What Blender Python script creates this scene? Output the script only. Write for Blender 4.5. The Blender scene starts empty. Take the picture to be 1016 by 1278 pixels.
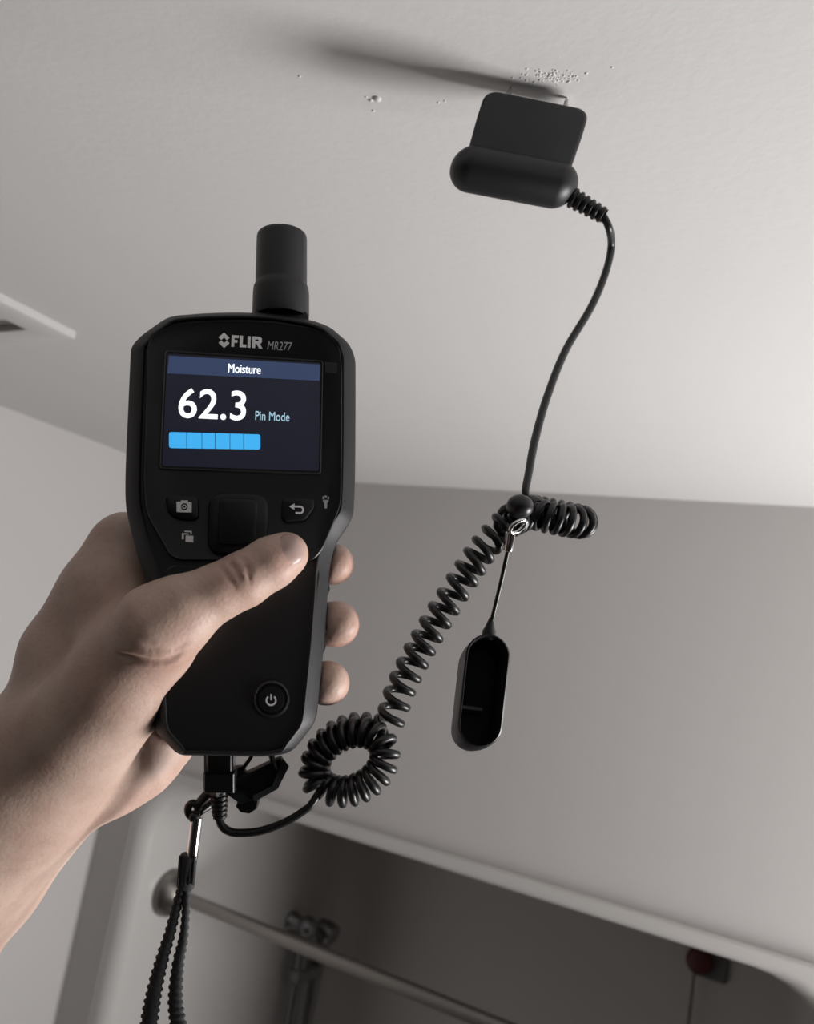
import bpy, bmesh, math, random
import numpy as np
from mathutils import Matrix, Vector, Quaternion

random.seed(7)
S = bpy.context.scene
COL = S.collection

# ------------------------------------------------------------------ camera
F = 1020.0                                  # focal length in pixels of a 1016 x 1278 frame
CX, CY = 508.0, 639.0
EYE = np.array([0.0, 0.0, 2.10])
_x = np.array([1778.0, 129.0, -F]); _x /= np.linalg.norm(_x)
_yx = (F * F + 921155.0) / 1827.7
_y = np.array([_yx - CX, 500 + .385 * _yx - CY, F]); _y /= np.linalg.norm(_y)
_z = np.cross(_y, _x)
if _z[1] > 0:
    _z = -_z
R = np.array([_x, _y, _z])                  # camera axes (right, down, forward) -> world
_u, _s, _v = np.linalg.svd(R); R = _u @ _v
cam_data = bpy.data.cameras.new('camera')
cam = bpy.data.objects.new('camera', cam_data)
COL.objects.link(cam)
M = Matrix.Identity(4)
for r in range(3):
    M[r][0] = R[r][0]; M[r][1] = -R[r][1]; M[r][2] = -R[r][2]; M[r][3] = EYE[r]
cam.matrix_world = M
cam_data.sensor_fit = 'HORIZONTAL'
cam_data.sensor_width = 36.0
cam_data.lens = F / 1016.0 * 36.0
cam_data.clip_start = 0.01
cam_data.dof.use_dof = True
cam_data.dof.focus_distance = 0.345
cam_data.dof.aperture_fstop = 16.0
S.camera = cam

# ------------------------------------------------------------------ world, lights, exposure
S.view_settings.view_transform = 'Standard'
S.view_settings.look = 'None'
S.view_settings.exposure = 0.0
S.view_settings.gamma = 1.0
S.view_settings.use_curve_mapping = False
W = bpy.data.worlds.new('world'); S.world = W
W.use_nodes = True
W.node_tree.nodes['Background'].inputs[0].default_value = (0.5, 0.5, 0.52, 1)
W.node_tree.nodes['Background'].inputs[1].default_value = 0.02


def area_light(name, loc, target, size, size_y, power, color):
    d = bpy.data.lights.new(name, 'AREA')
    d.shape = 'RECTANGLE'; d.size = size; d.size_y = size_y
    d.energy = power; d.color = color
    o = bpy.data.objects.new(name, d); COL.objects.link(o)
    o.location = loc
    o.rotation_euler = (Vector(target) - Vector(loc)).to_track_quat('-Z', 'Y').to_euler()
    return o


area_light('vanity_lamp', (0.88, 0.99, 1.60), (-0.30, 0.42, 1.98), 0.40, 0.46, 29.0, (1.0, 0.975, 0.962))
area_light('rear_fill', (0.3, -2.2, 1.2), (-0.2, 0.6, 1.6), 0.7, 0.9, 0.15, (1.0, 0.97, 0.95))  # weak fill added behind the camera, not a real source


# ------------------------------------------------------------------ helpers
def cs(px, py, d):
    """camera-space point (m) seen at picture position px,py and at distance d along the view axis"""
    return np.array([(px - CX) / F * d, (py - CY) / F * d, d])


def P(px, py, d):
    return EYE + R @ cs(px, py, d)


def at_plane(px, py, axis, value):
    d = R @ cs(px, py, 1.0)
    return EYE + d * ((value - EYE[axis]) / d[axis])


def mat(name, col, rough=0.5, metal=0.0, spec=0.5, bump=0.0, bscale=200.0, noise=0.0, nscale=8.0, emit=0.0, coat=0.0,
        sss=0.0, bdist=0.001, detail=3.0):
    m = bpy.data.materials.new(name); m.use_nodes = True
    nt = m.node_tree; b = nt.nodes['Principled BSDF']
    b.inputs['Base Color'].default_value = (*col, 1)
    b.inputs['Roughness'].default_value = rough
    b.inputs['Metallic'].default_value = metal
    b.inputs['Specular IOR Level'].default_value = spec
    b.inputs['Coat Weight'].default_value = coat
    tc = nt.nodes.new('ShaderNodeTexCoord')
    if bump:
        n = nt.nodes.new('ShaderNodeTexNoise'); n.inputs['Scale'].default_value = bscale
        n.inputs['Detail'].default_value = detail
        nt.links.new(tc.outputs['Object'], n.inputs['Vector'])
        bp = nt.nodes.new('ShaderNodeBump'); bp.inputs['Strength'].default_value = bump
        bp.inputs['Distance'].default_value = bdist
        nt.links.new(n.outputs['Fac'], bp.inputs['Height'])
        nt.links.new(bp.outputs['Normal'], b.inputs['Normal'])
    if noise:
        n = nt.nodes.new('ShaderNodeTexNoise'); n.inputs['Scale'].default_value = nscale
        n.inputs['Detail'].default_value = 4
        nt.links.new(tc.outputs['Object'], n.inputs['Vector'])
        mx = nt.nodes.new('ShaderNodeMix'); mx.data_type = 'RGBA'
        mx.inputs[6].default_value = tuple(c * (1 - noise) for c in col) + (1,)
        mx.inputs[7].default_value = tuple(min(1, c * (1 + noise)) for c in col) + (1,)
        nt.links.new(n.outputs['Fac'], mx.inputs[0])
        nt.links.new(mx.outputs[2], b.inputs['Base Color'])
    if emit:
        b.inputs['Emission Color'].default_value = (*col, 1)
        b.inputs['Emission Strength'].default_value = emit
    if sss:
        b.inputs['Subsurface Weight'].default_value = sss
        b.inputs['Subsurface Radius'].default_value = (1.0, 0.35, 0.2)
        b.inputs['Subsurface Scale'].default_value = 0.004
    return m


def link(name, me, m=None, parent=None, smooth=None, kind=None, label=None):
    o = bpy.data.objects.new(name, me)
    COL.objects.link(o)
    if m:
        me.materials.append(m)
    if parent is not None:
        o.parent = parent
        if PARENT_LOCAL.get(parent.name) is None:
            o.matrix_parent_inverse = parent.matrix_world.inverted()
    if smooth is not None:
        me.shade_smooth() if smooth >= 3.2 else me.set_sharp_from_angle(angle=smooth)
    if kind:
        o['kind'] = kind
    if label:
        o['label'] = label
    return o


PARENT_LOCAL = {}


def mesh(name, vs, fs):
    me = bpy.data.meshes.new(name)
    me.from_pydata([tuple(map(float, v)) for v in vs], [], [tuple(f) for f in fs])
    me.update()
    bm = bmesh.new(); bm.from_mesh(me)
    bmesh.ops.recalc_face_normals(bm, faces=bm.faces)
    bm.to_mesh(me); bm.free()
    return me


def make(name, geo, m=None, parent=None, smooth=0.6, **k):
    me = mesh(name, *geo)
    for p in me.polygons:
        p.use_smooth = True
    return link(name, me, m, parent, smooth, **k)


def merge(*geos):
    vs, fs = [], []
    for v, f in geos:
        o = len(vs)
        vs += [np.asarray(p, float) for p in v]
        fs += [tuple(i + o for i in q) for q in f]
    return vs, fs


def thing(name, label, cat, loc=(0, 0, 0), group=None):
    o = bpy.data.objects.new(name, None); COL.objects.link(o)
    o.location = tuple(map(float, loc)); o.empty_display_size = 0.02
    o['label'] = label; o['category'] = cat
    if group:
        o['group'] = group
    bpy.context.view_layer.update()
    return o


def tag(o, label, cat, group=None):
    o['label'] = label; o['category'] = cat
    if group:
        o['group'] = group
    return o


def loft(loops, cap0=True, cap1=True):
    n = len(loops[0]); vs = [p for l in loops for p in l]; fs = []
    for a in range(len(loops) - 1):
        for i in range(n):
            j = (i + 1) % n
            fs.append((a * n + i, a * n + j, (a + 1) * n + j, (a + 1) * n + i))
    if cap0:
        fs.append(tuple(range(n))[::-1])
    if cap1:
        fs.append(tuple((len(loops) - 1) * n + i for i in range(n)))
    return vs, fs


def box(lo, hi, b=0.0):
    (x0, y0, z0), (x1, y1, z1) = lo, hi
    if b <= 0:
        vs = [(x, y, z) for z in (z0, z1) for x, y in ((x0, y0), (x1, y0), (x1, y1), (x0, y1))]
        return loft([vs[:4], vs[4:]])
    def ring(i, z):
        return [(x, y, z) for x, y in ((x0 + i + b, y0 + i), (x1 - i - b, y0 + i), (x1 - i, y0 + i + b), (x1 - i, y1 - i - b),
                                       (x1 - i - b, y1 - i), (x0 + i + b, y1 - i), (x0 + i, y1 - i - b), (x0 + i, y0 + i + b))]
    return loft([ring(b, z0), ring(0, z0 + b), ring(0, z1 - b), ring(b, z1)])


def spline(pts, n):
    """Catmull-Rom through the points, n samples"""
    p = np.asarray(pts, float)
    p = np.vstack([2 * p[0] - p[1], p, 2 * p[-1] - p[-2]])
    d = np.concatenate([[0], np.cumsum(np.linalg.norm(np.diff(p[1:-1, :3], axis=0), axis=1))])
    out = []
    for s in np.linspace(0, d[-1], n):
        k = min(max(int(np.searchsorted(d, s, side='right')) - 1, 0), len(d) - 2)
        t = (s - d[k]) / max(d[k + 1] - d[k], 1e-9)
        a, b, c, e = p[k], p[k + 1], p[k + 2], p[k + 3]
        out.append(.5 * (2 * b + (c - a) * t + (2 * a - 5 * b + 4 * c - e) * t * t + (3 * b - a - 3 * c + e) * t ** 3))
    return np.array(out)


def frames(pts, up=None):
    p = np.asarray(pts, float)
    t = np.gradient(p, axis=0); t /= np.linalg.norm(t, axis=1)[:, None] + 1e-12
    n = np.array([0.0, 0, 1]) if up is None else np.asarray(up, float)
    if abs(n @ t[0]) > .95:
        n = np.array([1.0, 0, 0])
    N = []
    for k in range(len(p)):
        n = n - t[k] * (n @ t[k]); n /= np.linalg.norm(n) + 1e-12
        N.append(n.copy())
    N = np.array(N); B = np.cross(t, N)
    return t, N, B


def tube(pts, rad, seg=10, rad2=None, up=None, cap=True):
    p = np.asarray(pts, float); n = len(p)
    rad = np.broadcast_to(np.asarray(rad, float), (n,))
    rad2 = rad if rad2 is None else np.broadcast_to(np.asarray(rad2, float), (n,))
    t, N, B = frames(p, up)
    loops = [[p[k] + rad[k] * math.cos(a) * N[k] + rad2[k] * math.sin(a) * B[k]
              for a in np.linspace(0, 2 * math.pi, seg, endpoint=False)] for k in range(n)]
    return loft(loops, cap, cap)


def lathe(p0, p1, prof, seg=32):
    """profile of (t 0..1 along the axis, radius) turned round p0->p1"""
    p0 = np.asarray(p0, float); p1 = np.asarray(p1, float)
    pts = [p0 + (p1 - p0) * t for t, r in prof]
    ax = (p1 - p0) / np.linalg.norm(p1 - p0)
    n = np.array([0, 0, 1.0]) if abs(ax[2]) < .9 else np.array([1.0, 0, 0])
    n = n - ax * (n @ ax); n /= np.linalg.norm(n); b = np.cross(ax, n)
    loops = [[q + r * (math.cos(a) * n + math.sin(a) * b) for a in np.linspace(0, 2 * math.pi, seg, endpoint=False)]
             for q, (t, r) in zip(pts, prof)]
    return loft(loops)


def sphere(c, r, nu=16, nv=10, sc=(1, 1, 1)):
    prof = [(math.cos(a), math.sin(a)) for a in np.linspace(math.pi, 0, nv + 1)]
    loops = [[np.array(c) + np.array([rr * math.cos(t) * r * sc[0], rr * math.sin(t) * r * sc[1], z * r * sc[2]])
              for t in np.linspace(0, 2 * math.pi, nu, endpoint=False)] for z, rr in [(z, max(q, 1e-3)) for z, q in prof]]
    return loft(loops)


def round_poly(pts, r, n=5):
    """round the corners of a 2-D polygon; r a number or one per vertex"""
    out = []; k = len(pts); pts = [np.asarray(p, float) for p in pts]
    rs = r if hasattr(r, '__len__') else [r] * k
    for i in range(k):
        a, b, c = pts[i - 1], pts[i], pts[(i + 1) % k]
        d1, d2 = a - b, c - b; l1, l2 = np.linalg.norm(d1), np.linalg.norm(d2)
        q = min(rs[i], l1 * .45, l2 * .45)
        s, e = b + d1 / l1 * q, b + d2 / l2 * q
        for t in np.linspace(0, 1, n):
            out.append((1 - t) ** 2 * s + 2 * t * (1 - t) * b + t * t * e)
    return out


def inset(poly, d):
    p = np.asarray(poly, float); k = len(p)
    area = .5 * sum(p[i][0] * p[(i + 1) % k][1] - p[(i + 1) % k][0] * p[i][1] for i in range(k))
    sg = 1 if area > 0 else -1
    out = []
    for i in range(k):
        e = p[(i + 1) % k] - p[i - 1]
        e /= np.linalg.norm(e) + 1e-12
        out.append(p[i] + sg * d * np.array([-e[1], e[0]]))
    return out


def prism(layers):
    """layers of (2-D polygon, w)"""
    return loft([[(q[0], q[1], w) for q in poly] for poly, w in layers])


def slab(poly, w0, w1, b=0.0004):
    return prism([(poly, w0), (poly, w1 - b), (inset(poly, b), w1)])


# ------------------------------------------------------------------ materials
def paint(name, col, bump, bscale, rough=.6):
    return mat(name, col, rough=rough, bump=bump, bscale=bscale, noise=.025, nscale=3.0, bdist=.002, spec=.3)


M_ceil = paint('ceiling_paint', (.65, .643, .637), .10, 160)
M_wall = paint('wall_paint', (.56, .543, .532), .10, 220)
M_low_bounce = paint('low_bounce_paint', (.075, .065, .06), .1, 220)  # unseen right and front walls darkened to cut light bounced into the alcove
M_floor = mat('floor_vinyl', (.10, .085, .075), rough=.5, noise=.15, nscale=5)
M_shower = mat('shower_acrylic', (.56, .545, .53), rough=.25, noise=.02, nscale=3)
M_vent = mat('vent_plastic', (.53, .52, .51), rough=.5, noise=.02, nscale=9)
M_ventshade = mat('vent_shade', (.17, .16, .155), rough=.8, noise=.2, nscale=20)  # dark colour stands in for the shade inside the vent slot
M_nickel = mat('brushed_nickel', (.27, .255, .24), rough=.36, metal=1, noise=.05, nscale=30)
M_chrome = mat('chrome', (.75, .75, .75), rough=.12, metal=1, noise=.03, nscale=60)
M_chrome_dark = mat('dark_chrome', (.34, .34, .355), rough=.28, metal=1, noise=.05, nscale=40)
M_black = mat('black_plastic', (.0070, .0070, .0082), rough=.42, bump=.12, bscale=2500, noise=.1, nscale=40, bdist=.0002)
M_panel = mat('black_panel', (.0050, .0050, .0062), rough=.36, noise=.1, nscale=40, spec=.35)
M_rubber = mat('rubber_bumper', (.0125, .0125, .014), spec=.35, rough=.5, bump=.15, bscale=2500, noise=.1, nscale=60, bdist=.0002)
M_button = mat('rubber_button', (.0048, .0048, .0060), spec=.35, rough=.45, noise=.1, nscale=80)
M_probe = mat('probe_plastic', (.0095, .0100, .0118), rough=.45, bump=.12, bscale=2500, noise=.06, nscale=60, bdist=.0002)
M_cord = mat('cord_vinyl', (.009, .009, .010), rough=.38, noise=.1, nscale=120)
M_strap = mat('woven_nylon', (.016, .016, .018), rough=.75, bump=.5, bscale=1800, noise=.3, nscale=900, bdist=.0004)
M_pin = mat('pin_steel', (.62, .60, .58), rough=.5, metal=.5, noise=.05, nscale=200)
M_print = mat('grey_print', (.80, .80, .81), rough=.6, noise=.03, nscale=50)
M_print_dim = mat('dim_print', (.42, .42, .43), rough=.6, noise=.03, nscale=50)
M_red = mat('dark_red_plastic', (.09, .012, .016), rough=.5, noise=.1, nscale=30)
M_bracket = mat('grey_bracket', (.13, .13, .135), rough=.5, noise=.1, nscale=30)
M_lcd = mat('lcd_background', (.020, .022, .040), rough=.15, emit=.25, noise=.03, nscale=40, spec=.3)
M_lcdbar = mat('lcd_header', (.045, .070, .15), rough=.2, emit=.5, noise=.03, nscale=40, spec=.3)
M_lcdwhite = mat('lcd_white', (.92, .96, 1.0), rough=.3, emit=1.0, noise=.01, nscale=40)
M_lcdcyan = mat('lcd_pale_blue', (.40, .62, .74), rough=.3, emit=.7, noise=.02, nscale=40)
M_lcdblue = mat('lcd_blue', (.05, .42, .86), rough=.3, emit=.8, noise=.03, nscale=300)

# ------------------------------------------------------------------ room
XL, XR, YB, YF, ZC = -1.315, 1.45, 1.255, -2.6, 2.10 + 0.29779
SX0, SX1, SZT, YS = -1.172, 0.005, 2.10 - .322, 2.03      # shower alcove


def struct(name, geo, m, smooth=.5):
    o = make(name, geo, m, None, smooth); o['kind'] = 'structure'; return o


struct('floor', box((XL - .1, YF - .1, -.1), (XR + .1, YB + .1, 0)), M_floor)
ceiling = struct('ceiling', box((XL - .1, YF - .1, ZC), (XR + .1, YB + .9, ZC + .1)), M_ceil)
struct('wall_left', box((XL - .1, YF, 0), (XL, YB, ZC)), M_wall)
struct('wall_right', box((XR, YF, 0), (XR + .1, YB, ZC)), M_low_bounce)
struct('wall_front', box((XL - .1, YF - .1, 0), (XR + .1, YF, ZC)), M_low_bounce)
struct('wall_back', merge(box((XL - .1, YB, SZT + .01), (XR + .1, YB + .02, ZC)),
                          box((XL - .1, YB, 0), (SX0 - .01, YB + .02, SZT + .01)),
                          box((SX1 + .01, YB, 0), (XR + .1, YB + .02, SZT + .01))), M_wall)


def rrect(x0, x1, z0, z1, r, n=9):
    out = []
    for cx, cz, a0 in ((x1 - r, z1 - r, 0), (x0 + r, z1 - r, 90), (x0 + r, z0 + r, 180), (x1 - r, z0 + r, 270)):
        for a in np.linspace(a0, a0 + 90, n):
            a = math.radians(a); out.append((cx + r * math.cos(a), cz + r * math.sin(a)))
    return out


def shower_loops():
    L = []
    def ring(g, y, r):
        return [(x, y, z) for x, z in rrect(SX0 - g, SX1 + g, .02 - g + .4, SZT + (g if g < 0 else g * .52), r)]
    L.append(ring(.052, YB - .0005, .03))
    L.append(ring(.050, YB - .012, .03))
    L.append(ring(.047, YB - .0145, .03))
    for a in np.linspace(0, 90, 9):
        a = math.radians(a); q = .028
        L.append(ring(q - q * math.sin(a), YB - .0145 + q - q * math.cos(a), .11))
    L.append(ring(0.0, YS - .1, .11))
    for a in np.linspace(10, 90, 7):
        a = math.radians(a)
        L.append(ring(-.1 + .1 * math.cos(a), YS - .1 + .1 * math.sin(a), .10))
    return L


v, f = loft(shower_loops(), cap0=False, cap1=True)
shower = thing('shower_stall', 'pale moulded shower alcove with rounded corners set in the back wall', 'shower stall', (-.59, YB, .4))
make('moulded_shell', (v, f), M_shower, shower, .7)

# curtain rod
RY, RZ = 1.335, 2.10 - .540
rod = thing('curtain_rod', 'brushed metal shower curtain rod crossing the dark alcove opening', 'curtain rod', (SX0, RY, RZ))
make('rod_tube', tube([(SX0 + .01, RY, RZ), (-.6, RY, RZ), (SX1 - .01, RY, RZ)], .0125, 20), M_nickel, rod)
prof = [(0, .042), (.10, .045), (.35, .043), (.62, .035), (.85, .023), (1, .0145)]
for nm, a, b in (('left', SX0, SX0 + .042), ('right', SX1, SX1 - .042)):
    make('wall_flange', lathe((a, RY, RZ), (b, RY, RZ), prof, 32), M_nickel, rod)

# slide bar with hand shower on the left wall of the alcove
BX = SX0 + .050
_p = at_plane(383, 1157, 0, BX)
BY, BT = _p[1], _p[2]
bar = thing('shower_slide_bar', 'chrome shower slide bar with hand shower on the alcove side wall', 'slide bar', (SX0, BY, BT - .6))
make('rail', tube([(BX, BY, BT), (BX, BY, BT - .3), (BX, BY, BT - .62)], .0150, 16), M_chrome_dark, bar)
for zz in (BT, BT - .62):
    make('wall_mount', merge(lathe((SX0, BY, zz), (BX + .012, BY, zz), [(0, .022), (.12, .024), (.35, .018), (.8, .018), (1, .012)], 20),
                             sphere((BX + .002, BY, zz), .0255, 18, 12)), M_chrome_dark, bar)
make('slider_clamp', box((BX - .016, BY - .02, BT - .125), (BX + .02, BY + .085, BT - .090), .006), M_chrome_dark, bar)
hs = [(BX + .004, BY + .072, BT - .26), (BX + .006, BY + .072, BT - .12), (BX + .012, BY + .074, BT - .02)]
make('hand_shower', merge(tube(spline(hs, 12), [.012 + .005 * t for t in np.linspace(0, 1, 12)], 14),
                          lathe((BX - .012, BY + .074, BT - .012), (BX + .034, BY + .074, BT - .030), [(0, .020), (.4, .027), (.9, .028), (1, .024)], 20)),
     M_chrome_dark, bar)
hose = spline([(BX + .004, BY + .072, BT - .26), (BX + .004, BY + .074, BT - .40), (BX + .012, BY + .09, BT - .6), (BX + .01, BY + .10, BT - .8)], 40)
make('hose', tube(hose, [.0095 + .0014 * (k % 2) for k in range(40)], 10), M_chrome_dark, bar)
# shower valve lower on the wall beside the bar
_p = at_plane(424, 1256, 0, SX0 + .03)
VLY, VLZ = _p[1], _p[2]
vl = thing('shower_valve', 'dim chrome mixer valve with lever low on the alcove side wall', 'shower valve', (SX0, VLY, VLZ))
make('escutcheon', lathe((SX0, VLY, VLZ), (SX0 + .02, VLY, VLZ), [(0, .038), (.6, .036), (1, .026)], 28), M_chrome_dark, vl)
make('lever', merge(lathe((SX0 + .018, VLY, VLZ), (SX0 + .07, VLY, VLZ), [(0, .022), (1, .019)], 18),
                    tube([(SX0 + .06, VLY, VLZ), (SX0 + .07, VLY - .02, VLZ - .05), (SX0 + .075, VLY - .03, VLZ - .10)], [.010, .009, .007], 12)), M_chrome_dark, vl)

# red pull knob on the alcove's far wall
rp = at_plane(873, 1200, 1, YS - .03)
pull = thing('alarm_pull_cord', 'dark red round knob with a thin hanging cord on the alcove far wall', 'pull cord', (rp[0], YS, rp[2]))
make('wall_plate', box((rp[0] - .002, YS - .014, rp[2] - .034), (rp[0] + .055, YS, rp[2] + .032), .004), M_bracket, pull)
make('knob', lathe((rp[0], YS, rp[2]), (rp[0], YS - .045, rp[2]), [(0, .022), (.2, .028), (.7, .028), (.92, .022), (1, .012)], 24), M_red, pull)
make('cord', tube([(rp[0] - .008, YS - .03, rp[2] - .02), (rp[0] - .010, YS - .03, rp[2] - .2), (rp[0] - .012, YS - .03, rp[2] - .45)], .003, 8), M_bracket, pull)

# ceiling vent
_p = at_plane(92.5, 425, 2, ZC - .0105)
VX1, VY1 = _p[0], _p[1]
vent = thing('ceiling_vent', 'white square exhaust fan cover on the ceiling with a dark slot', 'vent', (VX1 - .14, VY1 - .14, ZC))
fz = ZC - .0105
def frame_geo(x0, x1, y0, y1, ix0, ix1, iy0, iy1, zt, zb, b=.004):
    o = lambda z, g: [(x0 + g, y0 + g, z), (x1 - g, y0 + g, z), (x1 - g, y1 - g, z), (x0 + g, y1 - g, z)]
    i = lambda z, g: [(ix0 - g, iy0 - g, z), (ix1 + g, iy0 - g, z), (ix1 + g, iy1 + g, z), (ix0 - g, iy1 + g, z)]
    return loft([o(zt, 0), o(zb + b * .6, 0), o(zb, b), i(zb, 0), i(zt, 0)], False, False)
make('cover_frame', frame_geo(VX1 - .30, VX1, VY1 - .30, VY1, VX1 - .25, VX1 - .040, VY1 - .25, VY1 - .034, ZC, fz), M_vent, vent)
make('slot_shade_plate', box((VX1 - .249, VY1 - .249, ZC - .0035), (VX1 - .041, VY1 - .035, ZC - .001)), M_ventshade, vent)  # thin dark plate painted as the slot's shade; no opening behind it
for k in range(6):
    y = VY1 - .235 + k * .033
    make('slat', box((VX1 - .249, y, ZC - .009), (VX1 - .041, y + .012, ZC - .0065), .0008), M_vent, vent)

# paint blobs and stipple in the ceiling paint
blobs = []
def dome(p, r, h):
    n = 12; loops = []
    for a in np.linspace(0, 85, 5):
        a = math.radians(a)
        loops.append([(p[0] + r * math.cos(a) * math.cos(t), p[1] + r * math.cos(a) * math.sin(t), ZC + .0002 - h * math.sin(a))
                      for t in np.linspace(0, 2 * math.pi, n, endpoint=False)])
    return loft(loops)
for px, py, r in ((471, 123, .0024), (463, 125, .0014), (457, 121, .0009), (466, 138, .0010), (374, 95, .0010), (547, 128, .0009), (555, 126, .0008), (764, 84, .0008)):
    p = at_plane(px, py, 2, ZC)
    make('paint_blob', dome(p, r, r * .75), M_ceil, ceiling)
st = []
for k in range(130):
    p = at_plane(random.gauss(688, 16), random.gauss(96, 4.0), 2, ZC)
    r = random.uniform(.0004, .0009); st.append(dome(p, r, r * .8))
for k in range(150):
    p = at_plane(random.uniform(330, 800), random.uniform(20, 240), 2, ZC)
    r = random.uniform(.0002, .0005); st.append(dome(p, r, r * .7))
o = make('paint_stipple', merge(*st), M_ceil, ceiling); o['kind'] = 'stuff'

# ------------------------------------------------------------------ moisture meter frame
DO = cs(300, 670, .320)
DU = np.array([.985, .030, .150]); DU /= np.linalg.norm(DU)
DV = -np.array([.003, .987, -.155]); DV -= DU * (DU @ DV); DV /= np.linalg.norm(DV)
DW = np.cross(DU, DV)
if DW[2] > 0:
    DW = -DW
D3 = np.array([DU, DV, DW]).T


def uv(px, py, w=0.0):
    d = cs(px, py, 1.0); o = DO + DW * w
    q = d * ((o @ DW) / (d @ DW)) - DO
    return np.array([q @ DU, q @ DV])


def loc_of(px, py, depth):
    q = cs(px, py, depth) - DO
    return np.array([q @ DU, q @ DV, q @ DW])


def uvs(pts, w=0.0):
    return [uv(x, y, w) for x, y in pts]


meter = thing('moisture_meter', 'black handheld moisture meter with lit screen reading 62.3 gripped in the hand', 'meter')
mw = Matrix.Identity(4)
wl = EYE + R @ DO; RW = R @ D3
for r in range(3):
    for c in range(3):
        mw[r][c] = RW[r][c]
    mw[r][3] = wl[r]
meter.matrix_world = mw
bpy.context.view_layer.update()
PARENT_LOCAL[meter.name] = True            # children are modelled in the meter's own axes


def dm(name, geo, m, parent=meter, smooth=.5, **k):
    o = make(name, geo, m, None, smooth, **k)
    o.parent = parent
    return o


OUT = [(210, 394), (255, 390), (300, 389), (345, 391), (390, 399), (412, 407), (436, 428), (444, 447), (444, 520), (443.5, 600), (441.5, 645),
       (419, 679), (411, 710), (409, 745), (404.5, 807), (398.5, 866), (395, 900), (364, 940), (333, 944.5), (222, 943), (190, 908),
       (187, 860), (184, 800), (184, 745), (181, 723), (170, 690), (156, 634), (156, 590), (160, 500), (163, 432), (176, 418)]
OUTR = [.004, .01, .01, .01, .01, .003, .003, .003, .01, .01, .004, .004, .006, .01, .01, .01, .004, .004, .003, .003, .004, .01, .01, .01, .006, .01, .006,
        .01, .01, .005, .004]
WO, WB = -.0055, -.030
outer = round_poly(uvs(OUT, WO), OUTR, 5)
rim = []
for _o, _i in zip(outer, inset(outer, .0054)):
    k_ = .30 if _o[1] < uv(300, 900, WO)[1] else (.72 if _o[1] > uv(300, 425, WO)[1] else 1)
    rim.append(np.array([_i[0], _o[1] + (_i[1] - _o[1]) * k_]))
dm('housing', prism([(inset(outer, .007), WB), (inset(outer, .003), WB + .004), (inset(outer, .0006), WB + .009), (inset(outer, .0006), WO - .002),
                     (inset(outer, .0022), WO + .002), (inset(rim, .0006), -.0012)]), M_black)
# rubber bumper: chamfered band around the whole face
b0 = [(outer, WO - .010), (outer, WO - .0006), (inset(outer, .0005), WO + .0004), (inset(rim, -.0004), -.0003), (rim, 0.0), (inset(rim, .0006), -.0001), (inset(rim, .0014), -.0013)]
dm('rubber_bumper', loft([[(q[0], q[1], w) for q in p] for p, w in b0], False, False), M_rubber)
# grip ridges on the bumper's right flank
for k in range(4):
    a, b = uv(409.5 - k * 1.7, 728 + k * 24, WO - .004), uv(408.5 - k * 1.7, 742 + k * 24, WO - .004)
    dm('grip_rib', tube([(a[0] + .0000, a[1], WO - .004), ((a[0] + b[0]) / 2 + .0002, (a[1] + b[1]) / 2, WO - .004), (b[0], b[1], WO - .004)], [.0004, .0008, .0004], 8), M_rubber)
# raised face plate of the head
FP = [(188, 420), (213, 404), (255, 400.5), (300, 400), (345, 402), (388, 409), (410, 416), (425, 434), (427, 460), (427, 540), (426, 630), (403, 686), (390, 701), (300, 700),
      (222, 699), (211, 693), (181, 640), (178, 600), (181, 500), (183, 432)]
fp = round_poly(uvs(FP, .0005), .004, 5)
dm('face_plate', prism([(fp, -.003), (fp, .0001), (inset(fp, .0004), .0006), (inset(fp, .0011), .0003)]), M_panel)
# lower grip front
GP = [(205, 705), (402, 707), (397, 740), (390, 810), (384, 890), (362, 930), (331, 940), (227, 939), (201, 906), (197, 800)]
gp = round_poly(uvs(GP, -.0006), .005, 5)
dm('grip_plate', prism([(gp, -.003), (gp, -.0010), (inset(gp, .0006), -.0006)]), M_black)

# antenna-like humidity sensor
AW = -.015
a0, a1 = loc_of(350.5, 396, .3475), loc_of(352, 292, .3475)
aw = (a0[2] + a1[2]) / 2
a0 = (uv(350.5, 398, AW)[0], uv(350.5, 398, AW)[1], AW); a1 = (uv(352, 293.5, AW)[0], uv(352, 293.5, AW)[1], AW)
sr = abs(uv(384, 330, AW)[0] - uv(319.5, 330, AW)[0]) / 2
br = abs(uv(386, 385, AW)[0] - uv(314.5, 385, AW)[0]) / 2
sens = dm('sensor_stub', lathe(a0, a1, [(0, br * .98), (.04, br), (.30, br * .99), (.36, br * .97), (.39, sr * 1.01), (.42, sr), (.95, sr * .985), (.985, sr * .965), (1, sr * .92), (1.0, sr * .80)], 48), M_black, meter, .9)
_tb = round_poly(uvs([(318, 404), (384, 408), (384, 394), (368, 389), (330, 387), (318, 391)], -.012), .003)
dm('top_boss', prism([(_tb, -.026), (_tb, -.008)]), M_black)

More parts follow.
